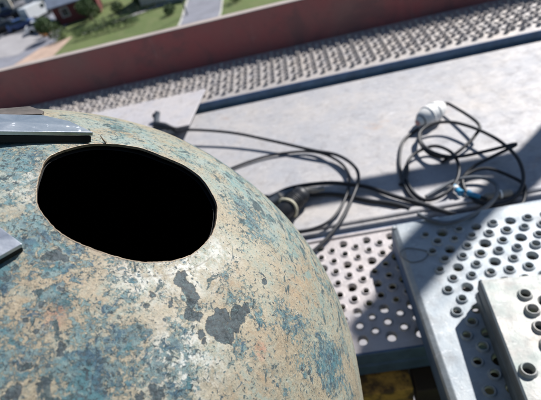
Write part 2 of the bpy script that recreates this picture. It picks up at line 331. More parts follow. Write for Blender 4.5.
# ball: bare brownish-gold skin, verdigris speckle, slate-blue flakes
def ball_material():
    n = NT('weathered_gilded_copper')
    v = n.coord('Object')
    wz = n.n('ShaderNodeTexNoise'); wz.inputs['Scale'].default_value = 150; wz.inputs['Detail'].default_value = 7; wz.inputs['Roughness'].default_value = 0.65
    n.l(v, wz.inputs['Vector'])
    sub = n.n('ShaderNodeVectorMath', operation='SUBTRACT'); n.l(wz.outputs['Color'], sub.inputs[0]); sub.inputs[1].default_value = (0.5, 0.5, 0.5)
    scl = n.n('ShaderNodeVectorMath', operation='SCALE'); n.l(sub.outputs[0], scl.inputs[0]); scl.inputs['Scale'].default_value = 0.0095
    add = n.n('ShaderNodeVectorMath', operation='ADD'); n.l(v, add.inputs[0]); n.l(scl.outputs[0], add.inputs[1])
    wp = add.outputs[0]
    def field(lst, src, k=1.0):
        cur = None
        for x, y, z, r in lst:
            d = n.n('ShaderNodeVectorMath', operation='DISTANCE'); n.l(src, d.inputs[0]); d.inputs[1].default_value = (x, y, z)
            q = n.math('SUBTRACT', d.outputs['Value'], r * k)
            cur = q if cur is None else n.math('MINIMUM', cur, q)
        return cur
    def mul(a, b): return n.math('MULTIPLY', a, b)
    flake_d = field(BLOTS, wp, 1.18)
    blue_d = n.ramp(field(BLUEZ, v), -0.025, 0.04, 1, 0)
    highlight_d = n.ramp(field(HIGHLIGHTZ, v), -0.014, 0.016, 1, 0)
    orange_d = n.ramp(field(ORANGEZ, v), -0.014, 0.018, 1, 0)
    # dull gold-brown skin, gritty
    c = n.mix(n.ramp(n.noise(v, 22, 9, 0.7, 0.3), 0.36, 0.64), (0.195, 0.16, 0.11), (0.31, 0.27, 0.20))
    c = n.mix(mul(n.ramp(n.noise(v, 520, 7, 0.8), 0.44, 0.62), 0.75), c, (0.40, 0.34, 0.235))
    c = n.mix(mul(n.ramp(n.noise(v, 700, 5, 0.8), 0.50, 0.60), 0.6), c, (0.10, 0.085, 0.06))
    f = mul(orange_d, n.ramp(n.noise(v, 90, 9, 0.75), 0.42, 0.60))
    c = n.mix(mul(f, 0.6), c, (0.30, 0.15, 0.055))
    pale_d = n.ramp(field([(0.045, -0.062, 0.289, 0.03), (0.06, -0.09, 0.28, 0.03), (0.085, -0.02, 0.286, 0.02)], v), -0.03, 0.05, 1, 0)
    c = n.mix(mul(mul(pale_d, n.ramp(n.noise(v, 48, 9, 0.75), 0.36, 0.58)), 0.72), c, (0.41, 0.385, 0.31))  # pale cream painted widely around the sun highlights
    # grey-green film, broken up
    film = mul(n.ramp(n.noise(v, 34, 10, 0.75, 0.5), 0.46, 0.60), n.ramp(n.noise(v, 350, 6, 0.75), 0.40, 0.55))
    c = n.mix(mul(film, 0.65), c, (0.22, 0.29, 0.265))
    # sun highlights painted in white, then whitish scuffs all over
    wn_ = n.ramp(n.noise(v, 130, 10, 0.8, 0.4), 0.45, 0.55)
    c = n.mix(mul(mul(wn_, highlight_d), 0.9), c, (0.60, 0.61, 0.59))
    c = n.mix(mul(n.ramp(n.noise(v, 210, 9, 0.8, 0.5), 0.585, 0.63), 0.55), c, (0.48, 0.46, 0.39))
    # verdigris in fine grains, gathered in clouds
    cloud = n.math('ADD', n.noise(v, 30, 8, 0.7, 0.6), mul(blue_d, 0.12))
    grain = n.noise(v, 300, 8, 0.75, 0.6)
    m1 = n.ramp(n.math('ADD', grain, mul(n.math('SUBTRACT', cloud, 0.5), 1.15)), 0.60, 0.65)
    vc = n.mix(n.ramp(n.noise(v, 170, 7, 0.75), 0.40, 0.60), (0.035, 0.085, 0.115), (0.14, 0.235, 0.245))
    c = n.mix(mul(m1, 0.85), c, vc)
    m2 = n.ramp(n.math('ADD', n.noise(v, 160, 9, 0.75, 0.8), mul(n.math('SUBTRACT', cloud, 0.5), 0.8)), 0.63, 0.66)
    c = n.mix(mul(m2, 0.85), c, n.mix(n.ramp(n.noise(v, 60, 4, 0.6), 0.45, 0.55), (0.02, 0.065, 0.11), (0.045, 0.14, 0.17)))
    bg_d = n.ramp(field([(-0.06, 0.03, 0.29, 0.03), (-0.02, 0.085, 0.285, 0.035), (0.06, 0.075, 0.28, 0.03), (-0.07, -0.03, 0.285, 0.02), (0.10, 0.05, 0.27, 0.03)], v), -0.02, 0.03, 1, 0)
    c = n.mix(mul(mul(bg_d, n.ramp(n.noise(v, 42, 9, 0.72, 0.4), 0.42, 0.56)), 0.62), c, (0.20, 0.29, 0.30))
    rs = n.ramp(field([(-0.0178, -0.0941, 0.2843, 0.004), (0.0975, -0.0799, 0.273, 0.004)], wp), -0.002, 0.003, 1, 0)
    c = n.mix(mul(rs, n.ramp(n.noise(v, 380, 5, 0.7), 0.42, 0.56)), c, (0.36, 0.21, 0.15))
    # streaky flakes on the far flank
    far = n.ramp(field([(0.03, 0.075, 0.285, 0.02), (-0.02, 0.08, 0.285, 0.02), (-0.05, 0.05, 0.29, 0.015), (0.10, 0.07, 0.26, 0.05), (0.15, 0.03, 0.24, 0.05), (0.12, 0.12, 0.24, 0.05), (0.07, 0.13, 0.26, 0.04)], v), -0.02, 0.03, 1, 0)
    st = n.noise(n.coord('Object', scale=(1, 0.5, 1.7), rot=(0, 0.4, 0.5)), 95, 9, 0.7, 0.6)
    c = n.mix(mul(n.ramp(n.math('ADD', st, mul(far, 0.07)), 0.60, 0.62), 0.92), c, (0.035, 0.065, 0.075))
    c = n.mix(mul(mul(far, n.ramp(n.noise(v, 70, 9, 0.72, 0.5), 0.52, 0.58)), 0.7), c, (0.13, 0.23, 0.23))
    # dark flakes with a thin pale outline
    halo = n.ramp(flake_d, 0.0001, 0.0010, 1, 0)
    c = n.mix(mul(halo, 0.40), c, (0.44, 0.39, 0.30))
    fl = n.ramp(flake_d, -0.0003, 0.0001, 1, 0)
    small = n.ramp(n.math('ADD', n.noise(v, 75, 10, 0.72, 0.3), mul(blue_d, 0.035)), 0.655, 0.662)
    specks = n.ramp(n.math('ADD', n.noise(v, 420, 4, 0.6, 0.3), mul(cloud, 0.12)), 0.675, 0.69)
    navy = n.ramp(n.math('ADD', n.noise(v, 200, 9, 0.75, 1.0), mul(n.math('SUBTRACT', cloud, 0.5), 0.5)), 0.655, 0.67)
    fl2 = n.math('MAXIMUM', n.math('MAXIMUM', n.math('MAXIMUM', fl, small), specks), navy)
    fl2 = mul(fl2, n.ramp(n.noise(v, 480, 6, 0.8), 0.30, 0.42, 0.5, 1.0))
    fc = n.mix(n.ramp(n.noise(v, 210, 8, 0.78), 0.40, 0.60), (0.012, 0.022, 0.032), (0.055, 0.082, 0.098))
    fc = n.mix(mul(n.ramp(n.noise(v, 330, 8, 0.8), 0.56, 0.62), 0.6), fc, (0.10, 0.20, 0.20))
    c = n.mix(mul(fl2, 0.95), c, fc)
    # scribed ring and raw band round the cut hole
    ax = n.n('ShaderNodeSeparateXYZ'); n.l(v, ax.inputs[0])
    rad = n.math('SQRT', n.math('ADD', mul(ax.outputs[0], ax.outputs[0]), mul(ax.outputs[1], ax.outputs[1])))
    ring = n.ramp(n.math('ABSOLUTE', n.math('SUBTRACT', rad, 0.0660)), 0.0, 0.0007, 1, 0)
    ring = mul(ring, n.ramp(n.noise(v, 25, 3, 0.5), 0.46, 0.55))
    c = n.mix(mul(ring, 0.5), c, (0.12, 0.10, 0.08))
    edge = mul(n.ramp(rad, 0.0570, 0.0625, 1, 0), n.ramp(n.noise(v, 130, 7, 0.75), 0.45, 0.6, 0, 0.6))
    c = n.mix(edge, c, (0.27, 0.21, 0.15))
    n.base(c)
    n.rough(n.ramp(n.noise(v, 240, 6, 0.75), 0.3, 0.7, 0.34, 0.68))
    n.metal(0.0)
    n.b.inputs['Specular IOR Level'].default_value = 0.5
    h = n.math('SUBTRACT', n.noise(v, 420, 7, 0.75), mul(fl2, 0.9))
    h = n.math('ADD', h, mul(m1, 0.4))
    b1 = n.bump(n.noise(v, 18, 5, 0.55), 0.5, 0.006)
    b2 = n.bump(h, 0.7, 0.0009, b1)
    n.bump(n.noise(v, 1300, 4, 0.75), 0.5, 0.0004, b2)
    return n.m
M['ball'] = ball_material()
M['rim'] = simple('cut_copper_edge', (0.24, 0.19, 0.14), 0.45, 0.4, 0.3, 150)
n = NT('bright_flat_steel')
v = n.coord('Object')
n.base(n.mix(n.ramp(n.noise(v, 55, 7, 0.7), 0.40, 0.66), (0.42, 0.46, 0.52), (0.60, 0.62, 0.66)))
n.metal(n.ramp(n.noise(v, 90, 7, 0.7), 0.62, 0.64, 0.85, 0.0)); n.rough(n.ramp(n.noise(v, 40, 6, 0.7), 0.3, 0.7, 0.22, 0.42))
n.bump(n.noise(v, 300, 4), 0.3, 0.0003)
M['steel'] = n.m
M['oldsteel'] = simple('brown_edge_steel', (0.13, 0.11, 0.10), 0.5, 0.5, 0.35, 120)

# ---------------------------------------------------------------- town and ground far below
GZ = -16.0
GK = 0.74          # plan scale of the town survey
def ground_mat():
    n = NT('lawn_ground')
    v = n.coord('Object')
    c = n.mix(n.ramp(n.noise(v, 0.08, 6, 0.6), 0.35, 0.65), (0.075, 0.11, 0.030), (0.11, 0.145, 0.042))
    c = n.mix(n.math('MULTIPLY', n.ramp(n.noise(v, 0.7, 8, 0.7), 0.45, 0.65), 0.6), c, (0.14, 0.15, 0.065))
    n.base(c); n.rough(0.95); n.m.cycles.use_transparent_shadow = False
    n.bump(n.noise(v, 3, 6), 0.6, 0.15)
    return n.m
g = MB(); g.add([(-3500, -3500, 0), (3500, -3500, 0), (3500, 3500, 0), (-3500, 3500, 0)], [(0, 1, 2, 3)])
tag(g.build('lawn_ground', ground_mat(), loc=(0, 0, GZ)), kind='structure')
M['asphalt'] = simple('asphalt', (0.20, 0.205, 0.24), 0.9, 0, 0.18, 0.5)
M['paving'] = simple('pale_paving', (0.30, 0.29, 0.30), 0.9, 0, 0.15, 0.4)
M['pinkpave'] = simple('pinkish_gravel', (0.40, 0.29, 0.23), 0.95, 0, 0.2, 0.6)
M['kerb'] = simple('kerb_stone', (0.42, 0.41, 0.38), 0.85, 0, 0.15, 2)
def strip(name, pts, mat, z, thick=0.0):
    b = MB(); pts = [(x * GK, y * GK) for x, y in pts]
    if thick: b.prism(pts, 0, thick)
    else: b.add([(x, y, 0) for x, y in pts], [tuple(range(len(pts)))])
    return tag(b.build(name, mat, loc=(0, 0, GZ + z)), kind='structure')
strip('pavement', [(-12, -8), (22, -8), (22, 34), (-12, 34)], M['paving'], 0.02)
strip('car_park', [(-110, 70), (-46.5, 70), (-43.5, 84), (-45, 97), (-52, 135), (-120, 150)], M['asphalt'], 0.02)
strip('forecourt', [(-62, 60), (-43, 60), (-41, 76), (-40.3, 84.5), (-46, 82), (-50, 72)], M['pinkpave'], 0.03)
M['shade_tar'] = simple('shaded_tarmac', (0.07, 0.075, 0.09), 0.9, 0, 0.25, 0.5)  # tarmac coloured darker to stand for shadow on the car park
strip('shaded_parking_bay', [(-92, 104), (-58, 94), (-50, 98), (-56, 124), (-90, 132)], M['shade_tar'], 0.03)
strip('footpath', [(-64, 84), (-50, 81), (-47, 92), (-60, 97)], M['paving'], 0.04)
strip('road', [(-19.5, 40), (-13, 40), (-11.5, 78), (-12.5, 130), (-19.5, 130), (-18.2, 78)], M['asphalt'], 0.02)
strip('lane', [(-52, 96), (-42, 98), (-44, 140), (-54, 140)], M['asphalt'], 0.05)
for x0, pts in ((0, [(-19.8, 40), (-19.5, 40), (-18.2, 78), (-19.5, 130), (-19.8, 130), (-18.5, 78)]),
                (1, [(-13, 40), (-12.7, 40), (-11.2, 78), (-12.2, 130), (-12.5, 130), (-11.5, 78)])):
    strip('kerb', pts, M['kerb'], 0.0, 0.13)

# cars
carmats = {k: simple('paint_' + k, c, 0.25, 0.2, 0.05, 1) for k, c in dict(
    navy=(0.015, 0.03, 0.08), black=(0.012, 0.013, 0.017), white=(0.72, 0.74, 0.76), grey=(0.10, 0.12, 0.15), silver=(0.42, 0.44, 0.47), blue=(0.03, 0.07, 0.20)).items()}
M['glass'] = simple('car_glass', (0.02, 0.03, 0.04), 0.08, 0, 0.1, 1)
M['tyre'] = simple('tyre', (0.02, 0.02, 0.02), 0.9, 0, 0.1, 4)
M['lamp'] = simple('lamp_lens', (0.6, 0.58, 0.52), 0.2, 0, 0.1, 4)
def car_body(L, W, prof):
    b = MB(); n_ = len(prof); secs = []
    for y, k in ((-W/2, 0.0), (-W/2*0.99, 0.0), (0, 0.0), (W/2*0.99, 0), (W/2, 0)):
        secs.append([(x, y, z) for x, z in prof])
    vs = [p for s_ in secs for p in s_]
    fs = []
    for i in range(len(secs) - 1):
        for k in range(n_): fs.append((i*n_ + k, i*n_ + (k+1) % n_, (i+1)*n_ + (k+1) % n_, (i+1)*n_ + k))
    fs += [tuple(range(n_))[::-1], tuple(range((len(secs)-1)*n_, len(secs)*n_))]
    b.add(vs, fs); return b
def make_car(x, y, rz, mat, label, van=False):
    o = empty('parked_van' if van else 'parked_car', (x * GK, y * GK, GZ + 0.03), rz)
    tag(o, label, 'van' if van else 'car', 'vehicles parked on the tarmac far below')
    if van:
        lo = [(-2.5, 0.35), (2.5, 0.35), (2.55, 0.9), (2.3, 1.15), (1.7, 1.25), (1.15, 2.15), (-2.4, 2.25), (-2.5, 2.1)]
        car_body(5, 1.95, lo).build('body', carmats[mat], o, bevel=0.09)
        b = MB(); b.add([(1.72, -0.8, 1.30), (1.72, 0.8, 1.30), (1.22, 0.75, 2.08), (1.22, -0.75, 2.08)], [(0, 1, 2, 3)])
        b.add([(1.76, -0.8, 1.30), (1.76, 0.8, 1.30), (1.26, 0.75, 2.08), (1.26, -0.75, 2.08)], [(0, 1, 2, 3)])
        b.build('windscreen', M['glass'], o)
        for s in (-1, 1):
            b = MB(); b.box(0.4, 1.2, s*0.985 - 0.01, s*0.985 + 0.01, 1.25, 1.85); b.build('side_window', M['glass'], o)
        hx, hw = 1.6, 0.98
    else:
        lo = [(-2.15, 0.3), (2.1, 0.3), (2.2, 0.55), (2.1, 0.78), (1.2, 0.92), (-1.5, 0.98), (-2.1, 0.92), (-2.2, 0.6)]
        car_body(4.4, 1.8, lo).build('body', carmats[mat], o, bevel=0.10)
        b = MB()
        rp = [(1.15, 0.9, 0.82), (0.35, 1.38, 0.66), (-1.0, 1.42, 0.66), (-1.85, 0.95, 0.80)]
        vs = [(x_, -w_, z_) for x_, z_, w_ in rp] + [(x_, w_, z_) for x_, z_, w_ in rp]
        b.add(vs, [(0, 1, 2, 3), (7, 6, 5, 4), (0, 4, 5, 1), (2, 6, 7, 3), (1, 5, 6, 2)])
        b.build('cabin_glass', M['glass'], o)
        b = MB(); b.box(-0.98, 0.32, -0.64, 0.64, 1.39, 1.45); b.build('roof_panel', carmats[mat], o, bevel=0.03)
        hx, hw = 1.35, 0.88
    for sx in (-1, 1):
        for sy in (-1, 1):
            wv = MB(); wv.lathe([(-0.1, 0.0), (-0.1, 0.3), (-0.07, 0.33), (0.07, 0.33), (0.1, 0.3), (0.1, 0.0)], (sx * hx, sy * hw, 0.33), (0, 1, 0), 14)
            wv.build('wheel', M['tyre'], o)
    for sy in (-1, 1):
        b = MB(); b.box(2.12 if not van else 2.5, 2.2 if not van else 2.58, sy*0.65 - 0.16, sy*0.65 + 0.16, 0.58, 0.72); b.build('headlight', M['lamp'], o)
    return o
cars = [(-64, 104, 0.5, 'navy', 'dark navy car parked nearest the left edge on the tarmac'),
        (-60.5, 101, 0.5, 'black', 'black car parked between the navy car and the blue car'),
        (-57, 99.5, 0.5, 'blue', 'dark blue car parked at the right end of the front row'),
        (-66.5, 114, 0.5, 'navy', 'navy car in the second row beside the dark grey car'),
        (-61.5, 111.5, 0.5, 'black', 'black car in the second row next to the white van'),
        (-63, 92.5, 0.25, 'silver', 'silver car standing alone on the grey paving by the board top'),
        (-74, 126, 0.4, 'black', 'black car in the farthest row of the car park'),
        (-50.5, 94.5, 0.3, 'white', 'white car on the lane edge nearer than the white van')]
for x, y, a, mt, lb in cars: make_car(x, y, a, mt, lb)
make_car(-55.5, 105.5, 1.1, 'white', 'bright white van parked in the lane behind the dark cars', True)
make_car(-61.5, 121.5, 0.4, 'white', 'white van at the upper picture edge beyond the second car row', True)

# houses
M['redwall'] = simple('red_wall', (0.17, 0.045, 0.045), 0.85, 0, 0.2, 1.0)
M['slate'] = simple('slate_roof', (0.14, 0.17, 0.23), 0.6, 0, 0.2, 1.5)
M['darkroof'] = simple('dark_roof', (0.05, 0.06, 0.08), 0.7, 0, 0.25, 1.5)
M['blueroof'] = simple('blue_grey_roof', (0.10, 0.18, 0.30), 0.5, 0, 0.2, 1.5)
M['cream_wall'] = simple('cream_wall', (0.55, 0.50, 0.42), 0.85, 0, 0.1, 1)
M['window'] = simple('window_glass', (0.03, 0.04, 0.05), 0.1, 0, 0.1, 1)
M['frame'] = simple('white_frame', (0.7, 0.7, 0.68), 0.6, 0, 0.05, 1)
def house(name, x, y, rz, L, W, H, ridge, wall, roof, label):
    o = empty(name, (x * GK, y * GK, GZ + 0.06), rz)
    tag(o, label, 'house')
    b = MB(); b.box(-L/2, L/2, -W/2, W/2, -0.05, H)
    for s in (-1, 1):
        b.add([(s*L/2, -W/2, H), (s*L/2, W/2, H), (s*L/2, 0, H + ridge)], [(0, 1, 2) if s > 0 else (2, 1, 0)])
    b.build('wall', M[wall], o)
    for s in (-1, 1):
        b = MB(); e = 0.5; k = ridge / (W/2)
        p = [(-L/2 - e, s*(W/2 + e), H - k*e), (L/2 + e, s*(W/2 + e), H - k*e), (L/2 + e, 0, H + ridge), (-L/2 - e, 0, H + ridge)]
        vs = p + [(a_, b_, c_ + 0.16) for a_, b_, c_ in p]
        b.add(vs, [(0, 1, 2, 3), (7, 6, 5, 4), (0, 4, 5, 1), (1, 5, 6, 2), (2, 6, 7, 3), (3, 7, 4, 0)])
        b.build('roof', M[roof], o)
    b = MB(); b.box(L*0.2, L*0.2 + 0.7, -0.35, 0.35, H + ridge*0.5, H + ridge + 0.9); b.build('chimney', M['cream_wall'], o)
    nw = max(2, int(L // 2.6))
    for i in range(nw):
        cx = -L/2 + (i + 0.5) * L / nw
        if i == nw // 2:
            b = MB(); b.box(cx - 0.5, cx + 0.5, -W/2 - 0.05, -W/2 + 0.02, 0, 2.1); d = b.build('door', M['frame'], o)
            continue
        b = MB(); b.box(cx - 0.6, cx + 0.6, -W/2 - 0.06, -W/2 + 0.02, 0.9, 2.2); f_ = b.build('window', M['frame'], o)
        b = MB(); b.box(cx - 0.5, cx + 0.5, -W/2 - 0.08, -W/2 - 0.062, 1.0, 2.1); b.build('pane', M['window'], f_)
    return o
house('red_house', -43.0, 98.5, 0.25, 6.6, 5.4, 2.8, 1.5, 'redwall', 'slate', 'red walled house with slate blue roof at the lawn edge')
house('barn', -22.0, 97.5, -0.15, 9, 7, 2.8, 1.8, 'cream_wall', 'blueroof', 'house with blue grey roof at the upper edge above the lawn')
house('dark_roofed_house', -77, 119, 0.5, 12, 9, 3.2, 2.4, 'cream_wall', 'darkroof', 'dark roofed house behind the parked cars at the corner')
house('dark_roofed_house', -66, 140, 0.4, 14, 9, 3.2, 2.6, 'cream_wall', 'darkroof', 'second dark roofed house, behind the farthest car row')

# trees, hedge
leafmat = simple('tree_leaves', (0.045, 0.085, 0.022), 0.7, 0, 0.45, 0.8)
leafmat2 = simple('shrub_leaves', (0.07, 0.11, 0.03), 0.7, 0, 0.4, 0.8)
rustleaf = simple('rusty_leaves', (0.42, 0.20, 0.06), 0.7, 0, 0.4, 0.8)
M['bark'] = simple('bark', (0.07, 0.05, 0.035), 0.9, 0, 0.3, 2)
def leaves(b, c, rx, rz, n_, s):
    for _ in range(n_):
        while True:
            p = Vector((random.uniform(-1, 1), random.uniform(-1, 1), random.uniform(-1, 1)))
            if p.length < 1 and noise.noise(p * 2.3 + c) > -0.18 - 0.3 * (1 - p.length): break
        q = c + Vector((p.x * rx, p.y * rx, p.z * rz))
        u = Vector((random.gauss(0, 1), random.gauss(0, 1), random.gauss(0, 1))).normalized()
        w_ = u.orthogonal().normalized() * s * random.uniform(0.6, 1.2); u = u * s * random.uniform(0.6, 1.3)
        b.add([q - u, q + w_ * 0.6, q + u, q - w_ * 0.6], [(0, 1, 2, 3)])
def tree(x, y, h, r, label, mat=leafmat):
    o = empty('leafy_tree', (x * GK, y * GK, GZ)); tag(o, label, 'tree')
    b = MB(); b.tube([(0, 0, 0), (0.05, 0.03, h*0.3), (0.0, 0.1, h*0.62)], [0.22, 0.16, 0.08], 8)
    for k in range(5):
        a = k * 1.3; b.tube([(0.02, 0.03, h*(0.3 + 0.05*k)), (math.cos(a)*r*0.6, math.sin(a)*r*0.6, h*(0.55 + 0.05*k))], [0.09, 0.03], 6)
    b.build('trunk', M['bark'], o)
    b = MB(); leaves(b, Vector((0, 0, h*0.64)), r, h*0.36, 1500, 0.16); b.build('crown', mat, o)
def shrub(x, y, r, label, mat):
    o = empty('garden_shrub', (x * GK, y * GK, GZ)); tag(o, label, 'shrub')
    b = MB()
    for k in range(5):
        a = k * 1.26; b.tube([(0, 0, 0), (math.cos(a)*r*0.5, math.sin(a)*r*0.5, r*0.9)], [0.05, 0.02], 6)
    b.build('stem', M['bark'], o)
    b = MB(); leaves(b, Vector((0, 0, r*0.75)), r, r*0.75, 700, 0.12); b.build('foliage', mat, o)
tree(-45.6, 86.5, 3.0, 1.3, 'dark bushy tree standing between the paving and the red house')
tree(-38.8, 92.0, 3.2, 1.4, 'dark bushy tree at the lawn side of the red house')
tree(-36, 104, 6, 2.3, 'small tree at the right corner of the red house')
tree(-72, 137, 7, 3.4, 'tree between the two dark roofed houses')
shrub(-46.5, 92.5, 0.8, 'pale green shrub by the silver car on the lane', leafmat2)
shrub(-47.3, 89.0, 1.0, 'rusty orange shrub at the corner of the paving', rustleaf)
shrub(-42.3, 84.0, 1.3, 'green shrub at the left end of the clipped hedge', leafmat2)
shrub(-38.5, 94.0, 1.2, 'rounded green shrub on the lawn in front of the red house', leafmat2)
shrub(-8.6, 82.0, 1.2, 'rounded green shrub on the grass right of the road', leafmat2)
b = MB()
for i in range(30):
    t = i / 29; leaves(b, Vector(((-38.5 + 11.2*t) * GK, (81.6 + 1.3*t) * GK, 0.8)), 0.55, 0.75, 90, 0.10)
tag(b.build('clipped_hedge', leafmat, loc=(0, 0, GZ)), 'long dark clipped hedge crossing the lawn below the board top', 'hedge')
M['fence'] = simple('dark_fence', (0.04, 0.05, 0.035), 0.8, 0, 0.3, 2)
o = empty('garden_fence', (0, 0, GZ)); tag(o, 'low dark garden fence running across the lawn beyond the hedge', 'fence')
fp = [(-36 + 1.6*k, 86.5 + 0.35*k) for k in range(8)]
for k, (x, y) in enumerate(fp):
    b = MB(); b.box(x*GK - 0.06, x*GK + 0.06, y*GK - 0.06, y*GK + 0.06, 0, 1.1); b.build('post', M['fence'], o)
for z in (0.35, 0.8):
    b = MB(); b.tube([(fp[0][0]*GK, fp[0][1]*GK, z), (fp[-1][0]*GK, fp[-1][1]*GK, z)], 0.045, 6); b.build('rail', M['fence'], o)
strip('footpath', [(-38.8, 84.6), (-38.2, 84.2), (-24, 90.5), (-18.6, 91.5), (-18.6, 92.5), (-25, 91.6)], M['paving'], 0.03)
for x, y, rr, lb in ((-33.5, 93.5, 1.0, 'small dark shrub in the middle of the lawn behind the fence'), (-29.5, 96.5, 1.1, 'dark shrub at the left corner of the blue grey roofed house'),
                     (-21.0, 83.5, 0.9, 'small shrub on the lawn beside the left kerb of the road'), (-6.5, 86.5, 1.1, 'dark shrub at the picture top on the grass right of the road')):
    shrub(x, y, rr, lb, leafmat)
o = empty('street_lamp', (-17.6 * GK, 80.5 * GK, GZ)); tag(o, 'dark slender street lamp standing at the left kerb of the road', 'street lamp')
b = MB(); b.tube([(0, 0, 0), (0, 0, 3), (0, 0, 5.5)], [0.10, 0.08, 0.06], 8); b.build('pole', M['darkroof'], o)
b = MB(); b.tube([(0, 0, 5.45), (0.4, 0, 5.8), (1.2, 0, 5.85)], 0.045, 8); b.build('arm', M['darkroof'], o)
b = MB(); b.box(0.9, 1.6, -0.14, 0.14, 5.74, 5.84); b.build('lamp_head', M['frame'], o, bevel=0.03)

# ---------------------------------------------------------------- scaffold
def rect_loop(x0, x1, y0, y1, k=4):
    p = []
    for i in range(k): p.append((x0 + (x1-x0)*i/k, y0))
    for i in range(k): p.append((x1, y0 + (y1-y0)*i/k))
    for i in range(k): p.append((x1 - (x1-x0)*i/k, y1))
    for i in range(k): p.append((x0, y1 - (y1-y0)*i/k))
    return p
LIP = [(1.66, 0), (1.54, 0.0008), (1.42, 0.0034), (1.30, 0.0045), (1.14, 0.0045), (1.04, 0.0030), (1.0, 0.0), (1.0, -0.005)]
REC = [(1.75, 0), (1.62, -0.0008), (1.40, -0.0040), (1.25, -0.0062), (1.2, -0.0085)]
def hole_cell(b, x0, x1, y0, y1, cx, cy, r, prof, hz=1.0, k=5, T=lambda x, y, z: (x, y, z)):
    loop = rect_loop(x0, x1, y0, y1, k); n_ = len(loop)
    jr = 1 + random.uniform(-0.06, 0.06)
    base = [T(x, y, 0) for x, y in loop]
    rings = []
    for rr, z in prof:
        rings.append([T(cx + r*rr*jr*math.cos(math.atan2(y - (y0+y1)/2, x - (x0+x1)/2)), cy + r*rr*jr*math.sin(math.atan2(y - (y0+y1)/2, x - (x0+x1)/2)), z*hz) for x, y in loop])
    allv = base + [p for q in rings for p in q]
    fs = []
    flat = [(i, (i+1) % n_, n_ + (i+1) % n_, n_ + i) for i in range(n_)]
    for j in range(1, len(rings)):
        for i in range(n_): fs.append((j*n_ + i, j*n_ + (i+1) % n_, (j+1)*n_ + (i+1) % n_, (j+1)*n_ + i))
    if T(1, 0, 0)[0] == T(0, 0, 0)[0]:
        flat = [f[::-1] for f in flat]; fs = [f[::-1] for f in fs]
    b.add(allv, flat, False)
    b.add(allv, fs, True)

def perforated(b, u0, u1, v0, v1, du, dv, ustart, vstart, r, rec, swap=False, hz=1.0, rscale=1.0, skip=None):
    """staggered punched sheet: lines of holes spaced du apart along u, holes every dv along v; odd lines shift by dv/2"""
    T = (lambda x, y, z: (y, x, z)) if swap else (lambda x, y, z: (x, y, z))
    def quad(a, b_, c, d):
        if b_ - a < 1e-6 or d - c < 1e-6: return
        p = [T(a, c, 0), T(b_, c, 0), T(b_, d, 0), T(a, d, 0)]
        b.add(p, [(0, 1, 2, 3) if not swap else (3, 2, 1, 0)])
    i0 = math.ceil((u0 + du/2 - ustart) / du); i1 = math.floor((u1 - du/2 - ustart) / du)
    quad(u0, ustart + (i0 - 0.5)*du, v0, v1)
    quad(ustart + (i1 + 0.5)*du, u1, v0, v1)
    for i in range(i0, i1 + 1):
        cu = ustart + i*du; off = vstart + (dv/2 if i % 2 else 0)
        j0 = math.ceil((v0 + dv*0.45 - off) / dv); j1 = math.floor((v1 - dv*0.45 - off) / dv)
        a = max(v0, off + (j0 - 0.5)*dv); e = min(v1, off + (j1 + 0.5)*dv)
        quad(cu - du/2, cu + du/2, v0, a); quad(cu - du/2, cu + du/2, e, v1)
        for j in range(j0, j1 + 1):
            ya = a if j == j0 else off + (j - 0.5)*dv; yb = e if j == j1 else off + (j + 0.5)*dv
            cv = off + j*dv
            if skip and skip(cu, cv): quad(cu - du/2, cu + du/2, ya, yb); continue
            is_rec = rec(i, j)
            hole_cell(b, cu - du/2, cu + du/2, ya, yb, cu, cv, r * random.uniform(0.94, 1.06), REC if is_rec else LIP, 1.0 if is_rec else hz * random.uniform(0.72, 1.2), 5, T)

def side_prof(y, d, dirn, lip=0.014):
    # folded C edge of a plank seen in section: outer face at y, folding inwards (dirn = +1 inwards is +y)
    s = dirn; t = 0.0025; r_ = 0.004
    return [(y + s*r_, 0), (y + s*r_*0.3, -r_*0.3), (y, -r_), (y, -d*0.42), (y + s*0.003, -d*0.47), (y + s*0.003, -d*0.53), (y, -d*0.58), (y, -d + 0.003), (y + s*0.003, -d), (y + s*lip, -d), (y + s*lip, -d + t),
            (y + s*(0.003 + t), -d + t), (y + s*(0.003 + t), -t), (y + s*r_, -t)]

# far plank: raised studs, next to the toe board
far = tag(empty('scaffold_plank', (-0.2, 1.38, 0.026)), 'long studded steel plank lying along the foot of the red board', 'scaffold plank', 'steel scaffold planks')
b = MB(); perforated(b, -1.9, 1.9, 0.006, 0.314, 0.0245, 0.0285, 0.002, 0.052, 0.0053, lambda i, j: i % 2 == 1 and j % 2 == 0, hz=2.1,
                     skip=lambda x, y: y < 0.03 or y > 0.29)
b.build('perforated_sheet', M['far'], far)
for y, d in ((0.002, 1), (0.318, -1)):
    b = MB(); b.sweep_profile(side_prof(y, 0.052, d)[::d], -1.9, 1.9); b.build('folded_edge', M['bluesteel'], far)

# smooth deck plate
dp = tag(empty('deck_plate', (0, 1.03, 0)), 'wide smooth pale metal deck plate with the black cables lying on it', 'deck plate')
b = MB()
NX, NY = 90, 24
vs = []
for j in range(NY + 1):
    for i in range(NX + 1):
        x = -1.9 + 3.8*i/NX; y = -0.325 + 0.66*j/NY
        vs.append((x, y, 0.0025*noise.noise(Vector((x*2.5, y*4, 3)))*(1 - abs(2*j/NY - 1)**6) - 0.001))
b.add(vs, [(j*(NX+1) + i, j*(NX+1) + i + 1, (j+1)*(NX+1) + i + 1, (j+1)*(NX+1) + i) for j in range(NY) for i in range(NX)], True)
b.build('deck_sheet', M['deck'], dp)
b = MB(); b.sweep_profile(side_prof(-0.3275, 0.04, 1), -1.9, 1.9); b.build('folded_edge', M['deck'], dp)
b = MB(); b.sweep_profile([(-0.318, 0.0005), (-0.316, 0.004), (-0.309, 0.0055), (-0.302, 0.004), (-0.300, 0.0005)], -1.9, 1.9, smooth=True)
